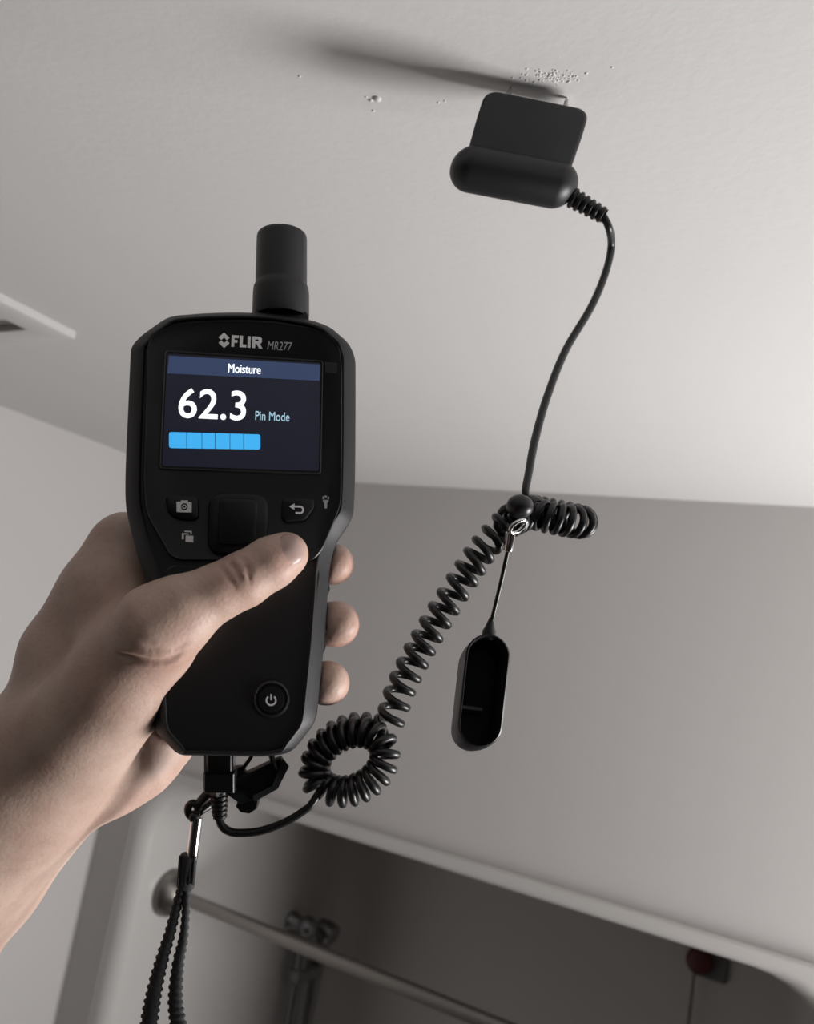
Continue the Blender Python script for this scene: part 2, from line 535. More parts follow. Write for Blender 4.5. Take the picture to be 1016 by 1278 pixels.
# ------------------------------------------------------------------ writing
def text_geo(body, u, v, width, height, w, bold=0.0, slant=0.0, thick=.00012, align='L'):
    """letters fitted to a box in the meter's plane: baseline-left corner u,v (of the ink)"""
    cu = bpy.data.curves.new('t', 'FONT'); cu.body = body; cu.size = 1.0
    cu.offset = bold; cu.extrude = 0.02; cu.resolution_u = 4
    ob = bpy.data.objects.new('t', cu); COL.objects.link(ob)
    dg = bpy.context.evaluated_depsgraph_get()
    me = bpy.data.meshes.new_from_object(ob.evaluated_get(dg))
    V = np.array([p.co[:] for p in me.vertices]); Fs = [tuple(p.vertices) for p in me.polygons]
    bpy.data.objects.remove(ob); bpy.data.curves.remove(cu); bpy.data.meshes.remove(me)
    lo, hi = V.min(0), V.max(0)
    q = (V - lo) / np.maximum(hi - lo, 1e-9)
    out = np.empty_like(V)
    out[:, 1] = v + q[:, 1] * height
    out[:, 0] = u + q[:, 0] * width + slant * (q[:, 1] * height)
    out[:, 2] = w + q[:, 2] * thick
    return [tuple(x) for x in out], Fs


def write(name, body, px0, py0, px1, py1, w, m, parent=meter, bold=0.0, slant=0.0, label=None, double=0):
    """ink box given by its picture corners: (px0,py0) lower left, (px1,py1) upper right"""
    a = uv(px0, py0, w); b = uv(px1, py1, w)
    g = text_geo(body, a[0], a[1], b[0] - a[0], b[1] - a[1], w, bold, slant)
    if double:
        g = merge(g, text_geo(body, a[0] + double, a[1], b[0] - a[0], b[1] - a[1], w + .00002, bold, slant))
    me = mesh(name, *g)
    o = link(name, me, m); o.parent = parent
    if label:
        o['label'] = label
    return o


def flat(polys, w, t=.00012):
    return merge(*[prism([(p, w), (p, w + t)]) for p in polys])


# badge: split diamond and four letters
def quadpoly(pts, w):
    return uvs(pts, w)
wp = .00035
bd = [[(274.6, 423.5), (279, 415.2), (285, 421), (284.6, 424.4), (279.2, 420.5)], ]
cxp, cyp = 279.6, 424.7
def L(dx, dy):                                   # emblem-local picture offset, tilted with the meter
    return (cxp + dx - dy * .0, cyp + dy + dx * .045)
emb = [[L(0, -9.6), L(6.9, -3.4), L(3.4, -.2), L(0, -3.6), L(-3.4, -.2), L(-6.9, -3.4)][::1],
       [L(0, 9.6), L(6.9, 3.4), L(3.4, .2), L(0, 3.6), L(-3.4, .2), L(-6.9, 3.4)]]
tick = [[L(-6.9, -1.6), L(-3.6, 0), L(-6.9, 1.6)], [L(6.9, -1.6), L(3.6, 0), L(6.9, 1.6)]]
dm('badge_emblem', flat([quadpoly(p, wp) for p in emb], wp), M_print, meter, label='grey split diamond emblem beside the maker badge')
cap_h = 14.4
def Lt(x0, dx, h):                               # letter point: x in picture px, h 0..1 of the cap height
    x = x0 + dx
    return (x, 432.6 + (x - 289) * .062 - h * cap_h * 1.0)
def glyph(x0, pts):
    return [Lt(x0, a, b) for a, b in pts]
Fg = glyph(288.6, [(0, 0), (3.6, 0), (3.9, .36), (7.6, .36), (7.9, .60), (4.0, .60), (4.1, .77), (9.4, .77), (9.6, 1), (.7, 1)])
Lg = glyph(299.0, [(0, 0), (8.4, 0), (8.5, .25), (3.9, .25), (4.3, 1), (.5, 1)])
Ig = glyph(308.8, [(0, 0), (3.8, 0), (4.2, 1), (.4, 1)])
R1 = glyph(314.6, [(0, 0), (3.8, 0), (4.3, 1), (.4, 1)])
R2 = glyph(314.6, [(3.9, 1), (10.2, 1), (12.2, .86), (12.3, .58), (10.4, .40), (3.9, .40), (3.9, .62), (8.0, .62), (8.3, .76), (3.9, .77)])
R3 = glyph(314.6, [(5.2, .42), (8.6, 0), (13.0, 0), (9.4, .42)])
dm('badge_lettering', flat([quadpoly(p, wp) for p in (Fg, Lg, Ig, R1, R2, R3)], wp), M_print, meter, label='bold grey maker name lettering above the screen')
write('model_lettering', 'MR277', 333.5, 436.2, 363.5, 427.2, wp, M_print_dim, slant=.12, label='thin grey model number lettering')

# screen
SC = [(209, 441.5), (400.5, 453.5), (398, 588), (202.5, 581.5)]
bz = round_poly(uvs([(205, 437), (403.5, 450), (401, 592.5), (198, 586)], .0006), .0016, 4)
scr = dm('screen', loft([[(q[0], q[1], w) for q in p] for p, w in ((bz, .0002), (bz, .0008), (inset(bz, .0004), .0010), (inset(bz, .0009), .0006))], False, True), M_rubber)
sp = round_poly(uvs(SC, .0007), .0008, 3)
lcd = dm('display', flat([sp], .0007), M_lcd, scr)
lcd['label'] = 'lit dark navy display area'
ws = .00085
hd = uvs([(211, 444), (399.5, 455), (398.9, 475.2), (209, 466)], ws)
dm('header_bar', flat([hd], ws), M_lcdbar, scr, label='blue header strip of the display')
ws2 = .00100
write('header_lettering', 'Moisture', 284.5, 464.8, 325.3, 456.2, ws2, M_lcdwhite, scr, double=.00016)
write('reading_digits', '62.3', 222, 521.5, 308, 488, ws2, M_lcdwhite, scr, .010, label='large white reading 62.3')
write('mode_lettering', 'Pin Mode', 318.5, 524.2, 361.5, 515.0, ws2, M_lcdcyan, scr, .0, label='small pale blue words Pin Mode')
xs = [211, 233, 252, 268.5, 287, 304, 325]
for k in range(6):
    x0, x1 = xs[k] + (.35 if k else 0), xs[k + 1] - (.35 if k < 5 else 0)
    sl = lambda x: (x - 211) * .028
    q = uvs([(x0, 539.2 + sl(x0)), (x1, 539.2 + sl(x1)), (x1, 559.2 + sl(x1) * .55), (x0, 559.2 + sl(x0) * .55)], ws2)
    if k in (0, 5):
        rs = [.0009 if (k == 0) == (i in (0, 3)) else .00002 for i in range(4)]
        q = round_poly(q, rs, 3)
    dm('bar_segment', flat([q], ws2), M_lcdblue, scr)
# small status lamp right of the screen
dm('status_window', slab(round_poly(uvs([(404.5, 450.5), (421, 452), (421, 466), (405, 465.5)], .0005), .0006, 3), 0, .0005), M_rubber)

# buttons
def button(name, pts, r, top, m=M_button, b=.0008):
    p = round_poly(uvs(pts, top), r, 5)
    return dm(name, prism([(p, -.001), (p, top - b), (inset(p, b * .35), top - b * .3), (inset(p, b), top)]), m)
b_cam = button('camera_button', [(206, 618), (247, 619), (248, 645), (243, 649), (224, 648), (210, 640)], .0022, .0022)
b_ret = button('return_button', [(356, 621), (392, 622), (393, 632), (381, 649), (356, 651), (351, 646), (352, 625)], .0016, .0022)
b_nav = button('navigation_pad', [(272, 614), (326, 616), (335, 626), (334, 682), (327, 692), (268, 691), (259, 680), (260, 624)], .0030, .0030, M_button, .0014)
dm('centre_key', prism([(round_poly(uvs(q, w), .002, 4), w) for q, w in
                        (([(274, 621), (318, 622.5), (322, 627), (321, 676), (316, 681), (272, 680)], .0028), ([(275, 622), (317, 623.5), (321, 628), (320, 675), (315, 680), (273, 679)], .0042),
                         ([(278, 625), (315, 626.5), (318, 630), (317, 672), (312, 677), (276, 676)], .0046))]), M_button, b_nav)
wi = .00225
# camera icon
ci = lambda pts: uvs(pts, wi)
def ringpoly(cx, cy, r0, r1, a0, a1, w, n=20, tilt=.03):
    o = [(cx + r1 * math.cos(math.radians(a)), cy + r1 * math.sin(math.radians(a))) for a in np.linspace(a0, a1, n)]
    i = [(cx + r0 * math.cos(math.radians(a)), cy + r0 * math.sin(math.radians(a))) for a in np.linspace(a1, a0, n)]
    g = []
    for k in range(n - 1):
        g.append(uvs([o[k], o[k + 1], i[n - 2 - k], i[n - 1 - k]], w))
    return g
cam_icon = [[(220.4, 626.5), (226.0, 626.2), (226.4, 639.4), (220.6, 639)], [(234.6, 626.6), (239.4, 627), (239.2, 639.6), (234.2, 639.4)],
            [(226.0, 624.4), (234.6, 624.6), (234.6, 628.2), (226.0, 628.0)], [(226, 636.8), (234.6, 637.0), (234.4, 639.5), (226.2, 639.4)]]
geo = [flat([ci(p) for p in cam_icon], wi)]
disc_ring = ringpoly(230.2, 632.4, 2.9, 3.2, 0, 360, wi)
corner = []
for s1, s2 in ((-1, -1), (1, -1), (1, 1), (-1, 1)):
    corner.append([(230.2 + s1 * 4.4, 632.4 + s2 * 4.5), (230.2 + s1 * 4.4, 632.4 + s2 * 1.6), (230.2 + s1 * 1.6, 632.4 + s2 * 4.5)])
geo.append(flat([ci(p) for p in corner], wi)); geo.append(flat(ringpoly(230.2, 632.4, 1.5, 2.6, 0, 360, wi), wi))
dm('camera_icon', merge(*geo), M_print, b_cam)
# return arrow icon
geo = [flat([ci([(361, 632.2), (367.6, 628.4), (367.4, 636.4)]), ci([(366, 630.9), (374.5, 631.2), (374.5, 633.5), (366, 633.2)]), ci([(368.8, 639.0), (374.5, 639.2), (374.5, 641.6), (368.8, 641.3)])], wi),
       flat(ringpoly(374.3, 636.4, 3.0, 5.2, -90, 90, wi, 14), wi)]
dm('return_icon', merge(*geo), M_print, b_ret)
# gallery icon
wg = .00032
gi = [[(231.8, 668.4), (241.4, 668.8), (241.2, 677.0), (231.6, 676.6)], [(227.0, 665.4), (229.4, 665.4), (229.4, 673.2), (227.0, 673)],
      [(230.2, 662.4), (239.4, 662.8), (239.4, 664.4), (230.2, 664.0)], [(237.6, 664.2), (239.6, 664.3), (239.5, 667.2), (237.6, 667.1)], [(229.4, 665.6), (236, 666), (236, 667.4), (229.4, 667)]]
dm('gallery_icon', flat([uvs(p, wg) for p in gi], wg), M_print)
# torch icon
ti = [[(402.6, 623.8), (410.6, 624.2), (409.2, 627.6), (404.0, 627.4)], [(404.8, 627.2), (408.4, 627.4), (408.2, 634.6), (405.0, 634.4)],
      [(402.4, 619.8), (404.2, 619.4), (405.0, 622.8), (402.6, 622.9)], [(409.2, 619.6), (411.0, 620.4), (410.6, 623.2), (408.6, 623.0)], [(405, 618.6), (408.2, 618.7), (408.0, 620.6), (405.2, 620.5)]]
dm('torch_icon', flat([uvs(p, wg) for p in ti], wg), M_print_dim)
# power button
pc = uv(338.5, 873, 0)
pr = abs(uv(358, 873)[0] - uv(319, 873)[0]) / 2
pb = [(pc[0] + math.cos(a), pc[1] + math.sin(a)) for a in np.linspace(0, 2 * math.pi, 36, endpoint=False)]
circ = lambda r, w: [(pc[0] + r * math.cos(a), pc[1] + r * math.sin(a), w) for a in np.linspace(0, 2 * math.pi, 40, endpoint=False)]
dm('power_ring', loft([circ(pr * 1.22, -.0012), circ(pr * 1.18, -.0002), circ(pr * 1.06, .0001), circ(pr * .98, -.0004), circ(pr * .96, -.003)], False, False), M_black)
pbt = dm('power_button', loft([circ(pr * .90, -.004), circ(pr * .90, -.0006), circ(pr * .82, .0002), circ(pr * .3, .0003)]), M_button, smooth=.9)
wq = .00036
geo = [flat(ringpoly(338.4, 874.2, 4.8, 6.9, -52, 232, wq, 26), wq), flat([uvs([(337.4, 866.2), (339.6, 866.2), (339.6, 874.0), (337.4, 874.0)], wq)], wq)]
dm('power_icon', merge(*geo), M_lcdcyan if False else M_print, pbt, label='grey power symbol')

# port cover hanging under the meter
def slab_cam(pts, d, th, tilt=(0, 0)):
    """slab whose face is the picture polygon at distance d (d varies by tilt per px), thickness th away from the eye"""
    cxm = sum(p[0] for p in pts) / len(pts); cym = sum(p[1] for p in pts) / len(pts)
    fr = [cs(x, y, d + tilt[0] * (x - cxm) + tilt[1] * (y - cym)) for x, y in pts]
    n = np.cross(fr[1] - fr[0], fr[2] - fr[0]); n /= np.linalg.norm(n)
    if n[2] < 0:
        n = -n
    tolo = lambda q: ((q - DO) @ DU, (q - DO) @ DV, (q - DO) @ DW)
    c = sum(fr) / len(fr)
    ins = [c + (q - c) * .96 for q in fr]
    return loft([[tolo(q) for q in ins], [tolo(q + n * .0006) for q in fr], [tolo(q + n * th) for q in fr]])
flap = dm('port_cover', merge(slab_cam([(291, 972), (308, 966), (345, 949), (353, 946), (360, 957), (346, 984), (318, 998), (300, 1004), (286, 994)], .334, .005, (.00008, -.00003)),
                              slab_cam([(297, 998), (305, 992), (316, 993), (322, 1000), (320, 1010), (311, 1016), (300, 1014), (294, 1007)], .337, .006)), M_button)
dm('flap_lit_edge', slab_cam([(353, 946), (361, 957), (347, 985), (318, 1001), (315, 994), (340, 981)], .3325, .004, (.00008, -.00003)), M_rubber, flap)  # lighter strip stands in for light catching the flap's right edge
tl = lambda px, py, d: tuple(loc_of(px, py, d))
dm('flap_hinge', merge(tube([tl(338, 940, .336), tl(341, 950, .336), tl(345, 960, .336)], .0024, 10, .0013)), M_button, flap)
dm('flap_tether', tube(spline([tl(316, 940, .336), tl(310, 950, .336), tl(304, 958, .337), tl(298, 968, .338)], 12), .0008, 8), M_cord, flap)
dm('flap_plug', merge(lathe(tl(300, 985, .339), tl(298, 956, .339), [(0, .0035), (.7, .0035), (.85, .0028), (1, .0018)], 16)), M_button, flap)

# ------------------------------------------------------------------ pin probe with coiled cord and plug
probe = thing('pin_probe', 'black two-pin moisture probe pressed to the ceiling trailing a coiled black cord to the meter', 'probe', at_plane(672, 117, 2, ZC))
pa, pb_ = at_plane(637, 108, 2, ZC), at_plane(708, 122, 2, ZC)
pcn = (pa + pb_) / 2
px_ = pb_ - pa; px_[2] = 0; gap = np.linalg.norm(px_); px_ /= gap
pz_ = np.array([0, 0, -1.0]); py_ = np.cross(pz_, px_)
if py_ @ (EYE - pcn) < 0:
    py_ = -py_
pl = lambda a, b, c: pcn + px_ * (a - .13 * max(0, c - .006)) + py_ * b + pz_ * c


def pose(geo):
    v, f = geo
    return [pl(*q) for q in v], f


PINL = .0085
for s in (-.5, .5):
    make('pin', pose(lathe((s * gap, 0, .0002), (s * gap, 0, PINL + .002), [(0, .0004), (.2, .0013), (1, .0013)], 12)), M_pin, probe)
# flat upper blade (width along a, thickness along b, length along c)
BW0, BW1, BT_, BL = .0275, .0262, .0068, .047
def blade_loop(b, g, zoff=0):
    return [(x, b, z) for x, z in round_poly([(-BW1 + g, PINL + BL), (BW1 - g, PINL + BL), (BW0 - g, PINL + .016), (BW0 - g, PINL + g), (-BW0 + g, PINL + g), (-BW0 + g, PINL + .016)],
                                             [.001, .001, .004, .0125, .0125, .004], 8)]
make('probe_blade', pose(loft([blade_loop(-BT_, .0022), blade_loop(-BT_ + .0008, .0007), blade_loop(-BT_ + .002, 0), blade_loop(BT_ - .002, 0), blade_loop(BT_ - .0008, .0007), blade_loop(BT_, .0022)])), M_probe, probe, .9)
# rounded lower roll
RC = PINL + BL - .004; RL, RR = .0215, .0115
prof = []
for a in np.linspace(-90, 90, 25):
    prof.append((RL * (1 if a > 0 else -1) + RR * math.sin(math.radians(a)), max(RR * math.cos(math.radians(a)), .0002)))
loops = [[(a, .0012 + r * 1.02 * math.cos(t), RC + r * 1.0 * math.sin(t)) for t in np.linspace(0, 2 * math.pi, 32, endpoint=False)] for a, r in prof]
make('probe_roll', pose(loft(loops)), M_probe, probe, 1.2)
rend = R.T @ (pl(RL + RR - .001, .0012, RC) - EYE)                       # right end of the roll in camera space
rp0 = CX + F * rend[0] / rend[2], CY + F * rend[1] / rend[2]
print('roll end px', rp0, 'depth', rend[2])
dpr = rend[2]
# strain relief
sA, sB = P(713, 246, dpr), P(755, 270, dpr - .001)
prof = []
for k in range(6):
    r = .0052 - .0002 * k
    prof += [(k / 6 + .0, r * .8), (k / 6 + .03, r), (k / 6 + .10, r), (k / 6 + .13, r * .8)]
prof.append((1, .0038))
make('strain_relief', lathe(sA, sB, prof, 20), M_cord, probe, .8)

# the cord, one continuous path in camera space
WR = .00168
path = []
straight1 = [cs(273, 1018, .333), cs(277, 1031, .333), cs(292, 1039, .3325), cs(325, 1037, .332), cs(360, 1024, .332), cs(388, 1006, .333)]
DR = .336
# ring of coil under the meter
ringc = cs(436, 952, DR); ra = 47.5 / F * DR; rb = 32.5 / F * DR
ph = math.radians(-28)
e1 = np.array([math.cos(ph), math.sin(ph), 0]); e2 = np.array([-math.sin(ph), math.cos(ph), 0])
dz = math.sqrt(max(ra * ra - rb * rb, 0)) * .6
ringpts = []
A0, A1 = 160, 160 + 540
for a in np.linspace(A0, A1, 90):
    t = math.radians(a); lap = (a - A0) / (A1 - A0)
    q = ringc + e1 * ra * math.cos(t) + e2 * rb * math.sin(t) + np.array([0, 0, dz * -math.sin(t) * .5 + .010 * max(0, lap * 1.5 - .6)])
    ringpts.append(q)
ext = [cs(485, 902, .345), cs(500, 860, .345), cs(520, 818, .345), cs(550, 766, .346), cs(590, 704, .347), cs(604, 684, .348), cs(632, 652, .352)]
# bundle at the top, a loop seen edge-on
DT = .366
topc = cs(694, 645, DT); hx = 33 / F * DT
t1 = np.array([math.cos(math.radians(11)), math.sin(math.radians(11)), 0]); t2 = np.array([.0, -.14, .99])
top = []
for a in np.linspace(180, 180 - 360 - 40, 60):
    t = math.radians(a)
    top.append(topc + t1 * hx * math.cos(t) + t2 * hx * .62 * math.sin(t))
straight2 = [cs(656, 618, .368), cs(660, 590, .374), cs(668, 548, .384), cs(683, 495, .397), cs(706, 437, .411), (cs(738, 383, .422)), cs(756, 340, .430), cs(763, 307, .434), cs(760, 284, dpr), cs(752, 268, dpr)]

def helix(axis, r, turns, n, th0=0.0, hand=-1, up=None):
    ax = spline(axis, n)
    t, N, B = frames(ax, up)
    rr = r(np.linspace(0, 1, n)) if callable(r) else np.full(n, r)
    th = th0 + hand * 2 * math.pi * np.cumsum(turns(np.linspace(0, 1, n))) if callable(turns) else th0 + hand * 2 * math.pi * turns * np.linspace(0, 1, n)
    return ax + rr[:, None] * (np.cos(th)[:, None] * N + np.sin(th)[:, None] * B), th[-1]

HR = .0051
def ramp(a, b):
    return lambda s: np.clip(np.minimum(s / a if a else 1, (1 - s) / b if b else 1), 0.02, 1) 
h1, th = helix(ringpts, lambda s: HR * np.clip(s / .02, .05, 1), 30, 30 * 18, 0.3)
h2, th = helix(np.vstack([ringpts[-1:], ext]), lambda s: HR + .0003 * np.minimum(1, s * 6), 16.0, 17 * 18, th)
h3, th = helix(np.vstack([ext[-1:], top]), lambda s: (HR + .0010) * np.clip((1 - s) / .02, .05, 1), 22, 22 * 18, th)
c1 = spline(straight1, 50); c3 = spline([top[-1]] + straight2, 110)
cord = np.vstack([c1, h1, h2, h3, c3])
keep = [0]
for k in range(1, len(cord)):
    if np.linalg.norm(cord[k] - cord[keep[-1]]) > .0004:
        keep.append(k)
cord = cord[keep]
sm = cord.copy()
for _ in range(1):
    sm[1:-1] = sm[1:-1] * .5 + (sm[:-2] + sm[2:]) * .25
cordw = EYE + sm @ R.T
make('coiled_cord', tube(cordw, WR + .0003 * np.clip((np.arange(len(cordw)) - (len(cordw) - 110)) / 20, 0, 1), 8), M_cord, probe, 3.3)
# plug
PD = .333
plug = make('plug', merge(slab_w := tube([P(274, 962, PD), P(273, 966, PD), P(273, 986, PD), P(273, 991, PD), P(273, 993, PD)], [.0058, .0062, .0062, .0054, .004], 4, [.0042, .0046, .0046, .0040, .003], up=R @ np.array([1.0, 0, 0]))),
            M_black, probe, .5)
PARENT = probe
def cbox(px0, py0, px1, py1, d, th, b=.0004):
    c = [cs(px0, py0, d), cs(px1, py0, d), cs(px1, py1, d), cs(px0, py1, d)]
    cen = sum(c) / 4; n = np.array([0, 0, 1.0])
    l0 = [cen + (q - cen) * .94 for q in c]
    return [EYE + R @ q for q in (l0 + [q + n * b for q in c] + [q + n * th for q in c])], loft([l0, c, c])[1]
make('plug_body', cbox(254.5, 966, 292, 990, PD - .006, .011), M_black, probe)
make('plug_tip', cbox(258.5, 938, 288.5, 968, PD - .005, .009), M_black, probe)
for x0, x1 in ((254.6, 257.0), (288.6, 291.2)):
    make('plug_clip', cbox(x0, 940, x1, 968, PD - .003, .005), M_chrome_dark, probe)
prof = []
for k in range(6):
    r = .0037 - .00012 * k
    prof += [(k / 6, r * .80), (k / 6 + .03, r), (k / 6 + .10, r), (k / 6 + .13, r * .80)]
prof.append((1, .0024))
make('plug_strain_relief', lathe(P(273.5, 986, PD), P(274, 1022, PD), prof, 18), M_cord, probe, .8)
# dark rubber collar that gathers the coil at the top
make('coil_knot', sphere(P(649, 632, .344), .0052, 20, 14, (1.12, 1.05, .98)), M_cord, probe, 3.3)

# ------------------------------------------------------------------ probe cap on its tether
CD = .348
capo = thing('probe_cap', 'open hollow black plastic probe cap dangling from the coiled cord by a thin tether', 'cap', P(605, 790, CD))
CD = .348
up_ = cs(612, 800, CD) - cs(598, 925, CD); upn = up_ / np.linalg.norm(up_)
ex = np.array([-.17, .40, .90]); ex /= np.linalg.norm(ex)
rx = np.cross(upn, np.array([0, 0, 1.0])); rx = np.array([1.0, 0, 0]) - upn * upn[0]
rx = rx - ex * (rx @ ex) * .5; rx /= np.linalg.norm(rx)
cc = cs(604.5, 862, CD)
hw, hl = 28.0 / F * CD, 71.5 / F * CD
def stad(g, e, sx=1.0, n=14):
    out = []
    for a in np.linspace(0, 180, n):
        out.append((hw * g * math.cos(math.radians(a)), (hl - hw) * (1 - .0) + hw * g * math.sin(math.radians(a))))
    for a in np.linspace(180, 360, n):
        out.append((hw * g * math.cos(math.radians(a)), -(hl - hw) + hw * g * math.sin(math.radians(a))))
    return [EYE + R @ (cc + rx * x * sx + upn * y * sx + ex * e) for x, y in out]
make('cap_shell', loft([stad(.82, .0165, .96), stad(.88, .001), stad(.93, 0), stad(1.0, .0006), stad(1.0, .010), stad(.96, .0165, .985), stad(.82, .0195, .95)], True, True), M_probe, capo, .8)
make('inner_rib', merge(tube([EYE + R @ (cc + rx * hw * a + upn * -hl * .22 + ex * (.0150)) for a in (-.78, -.2, .35)], [.0018, .0019, .0018], 8)), M_probe, capo)
make('cap_lug', lathe(P(609, 797, CD + .004), P(613.5, 771, CD + .004), [(0, .0030), (.35, .0029), (.55, .0021), (.85, .0013), (1, .0010)], 16), M_probe, capo, .8)
make('tether', tube(spline([P(613, 778, CD + .004), P(618, 757, CD + .003), P(626, 724, CD - .001), P(633, 692, CD - .004), P(634.5, 684, CD - .005)], 24), .0010, 8), M_cord, capo, 3.3)
clasp = make('clasp', lathe(P(633.5, 688, CD - .005), P(637.5, 664, CD - .007), [(0, .0016), (.08, .0022), (.9, .0022), (1, .0018)], 16), M_chrome, capo, .7)
th_ = np.linspace(0, 2 * math.pi, 28)
lp = []
for a in th_[:-1]:
    q = np.array([11.5 * math.cos(a), 5.2 * math.sin(a)]); c_, s_ = math.cos(-.62), math.sin(-.62)
    lp.append(P(646.5 + q[0] * c_ - q[1] * s_, 657 + q[0] * s_ + q[1] * c_, CD - .0125 + .002 * math.sin(a)))
lp.append(lp[0])
make('clasp_ring', tube(np.array(lp), .00085, 8), M_chrome, clasp, 3.3)

# ------------------------------------------------------------------ wrist strap
strap = thing('wrist_strap', 'black woven wrist strap with a metal crimp hanging below the meter', 'strap', P(244, 1010, .335))
SD = .334
ring_ = [P(241 + 6.5 * math.cos(a), 1011 + 8.5 * math.sin(a), SD) for a in th_]
make('loop_cord', merge(tube(np.array(ring_), .0016, 10), tube(spline([P(246, 1006, SD), P(256, 994, SD + .002), P(270, 980, SD + .004), P(283, 960, SD + .006), P(288, 940, SD + .006)], 20), .0020, 10),
                        tube(spline([P(247, 1014, SD), P(262, 1004, SD + .005), P(277, 992, SD + .007), P(287, 972, SD + .008), P(290, 940, SD + .008)], 20), .0018, 10)), M_cord, strap, 3.3)
make('knot', sphere(P(243, 1019, SD), .0026, 14, 10), M_cord, strap, 3.3)
make('metal_crimp', tube(spline([P(245.5, 1020, SD), P(242.5, 1045, SD), P(239, 1072, SD)], 8), .0024, 16), M_chrome, strap, .9)
t_ = [P(236, 1066, SD), P(235.5, 1069, SD), P(231.5, 1106, SD), P(231, 1109, SD)]
make('slider', tube(np.array(t_), [.0030, .0037, .0037, .0031], 12, [.0022, .0028, .0028, .0022], up=R @ np.array([1.0, 0, 0])), M_strap, strap, .6)
for k in range(5):
    make('slider_ridge', tube([P(225 + k * 4.6, 1068, SD - .0018), P(222.5 + k * 4.6, 1104, SD - .0022)], .0006, 6), M_strap, strap, .6)
lft = [(228, 1104, SD), (221, 1130, SD), (212, 1165, SD), (203, 1195, SD), (193, 1235, SD), (186, 1280, SD), (183, 1340, SD), (190, 1400, SD), (204, 1425, SD),
       (221, 1400, SD), (226, 1340, SD), (223, 1285, SD), (219, 1250, SD), (222, 1205, SD), (229, 1170, SD), (232, 1135, SD), (233.5, 1104, SD)]
n = 420
sp_ = spline([np.append(cs(a, b, d), 0) for a, b, d in lft], n)[:, :3]
s01 = np.linspace(0, 1, n)
wid = np.interp(s01, [0, .08, .2, .28, .5, .72, .8, .92, 1], [.0018, .0021, .0030, .0036, .0038, .0034, .0028, .0017, .0015])
rib = 1 + .10 * np.sign(np.sin(s01 * 2 * math.pi * 70))
make('strap_webbing', tube(EYE + sp_ @ R.T, wid * rib, 10, .0012 * rib, up=R @ np.array([1.0, 0, 0])), M_strap, strap, .8)

# ------------------------------------------------------------------ the hand, one continuous surface
def skin_material():
    m = mat('skin', (.56, .40, .33), rough=.5, bump=.45, bscale=650, noise=0, bdist=.0004, sss=.15, detail=6, spec=.35)
    nt = m.node_tree; b = nt.nodes['Principled BSDF']
    tc = nt.nodes.new('ShaderNodeTexCoord')
    n = nt.nodes.new('ShaderNodeTexNoise'); n.inputs['Scale'].default_value = 55; n.inputs['Detail'].default_value = 5
    nt.links.new(tc.outputs['Object'], n.inputs['Vector'])
    rp = nt.nodes.new('ShaderNodeValToRGB')
    rp.color_ramp.elements[0].position = .34; rp.color_ramp.elements[0].color = (.47, .325, .265, 1)
    rp.color_ramp.elements[1].position = .66; rp.color_ramp.elements[1].color = (.56, .415, .345, 1)
    nt.links.new(n.outputs['Fac'], rp.inputs[0])
    at = nt.nodes.new('ShaderNodeAttribute'); at.attribute_name = 'flush'
    mx = nt.nodes.new('ShaderNodeMix'); mx.data_type = 'RGBA'
    mx.inputs[7].default_value = (.50, .25, .20, 1)
    nt.links.new(at.outputs['Fac'], mx.inputs[0])
    nt.links.new(rp.outputs[0], mx.inputs[6])
    n2 = nt.nodes.new('ShaderNodeTexNoise'); n2.inputs['Scale'].default_value = 380; n2.inputs['Detail'].default_value = 6
    nt.links.new(tc.outputs['Object'], n2.inputs['Vector'])
    r2 = nt.nodes.new('ShaderNodeValToRGB')
    r2.color_ramp.elements[0].position = .28; r2.color_ramp.elements[0].color = (.62, .56, .52, 1)
    r2.color_ramp.elements[1].position = .5; r2.color_ramp.elements[1].color = (1, 1, 1, 1)
    nt.links.new(n2.outputs['Fac'], r2.inputs[0])
    mu = nt.nodes.new('ShaderNodeMix'); mu.data_type = 'RGBA'; mu.blend_type = 'MULTIPLY'; mu.inputs[0].default_value = .2
    nt.links.new(mx.outputs[2], mu.inputs[6]); nt.links.new(r2.outputs[0], mu.inputs[7])
    nt.links.new(mu.outputs[2], b.inputs['Base Color'])
    return m


M_skin = skin_material()
M_nail = mat('nail', (.44, .31, .275), rough=.36, noise=.08, nscale=90, sss=.2, spec=.4)


def n_(px, py, d, rpx):
    return np.append(cs(px, py, d), rpx / F * d)


def w_at(px, py, w):
    """camera depth of the point seen at px,py that lies at height w over the meter's face"""
    d = cs(px, py, 1.0); o = DO + DW * w
    return (o @ DW) / (d @ DW)


# chains: lists of nodes (camera-space centre, radius)
TH = [n_(357, 692, w_at(357, 692, .0082), 28.0), n_(338, 703, w_at(338, 703, .0090), 31), n_(303, 724, w_at(303, 724, .0098), 33), n_(268, 741, w_at(268, 741, .0105), 34),
      n_(232, 760, w_at(232, 760, .0105), 40), n_(200, 782, w_at(200, 782, .0085), 49)]
thenar = [TH[-1], n_(176, 815, .314, 55), n_(146, 858, .316, 62), n_(105, 905, .322, 66), n_(62, 948, .333, 74)]
arm = [n_(62, 948, .335, 84), n_(18, 988, .337, 90), n_(-52, 1070, .345, 97), n_(-145, 1185, .36, 110), n_(-245, 1315, .375, 122), n_(-430, 1560, .40, 134)]
arm2 = [n_(95, 935, .358, 66), n_(28, 985, .358, 80), n_(-48, 1072, .36, 90), n_(-142, 1188, .37, 106), n_(-245, 1318, .385, 116), n_(-430, 1560, .41, 128)]
palmI = [n_(75, 900, .343, 62), n_(95, 820, .345, 60), n_(130, 745, .347, 50), n_(159, 687, .353, 46)]
palmM = [n_(70, 905, .352, 58), n_(100, 830, .366, 52), n_(130, 775, .375, 46)]
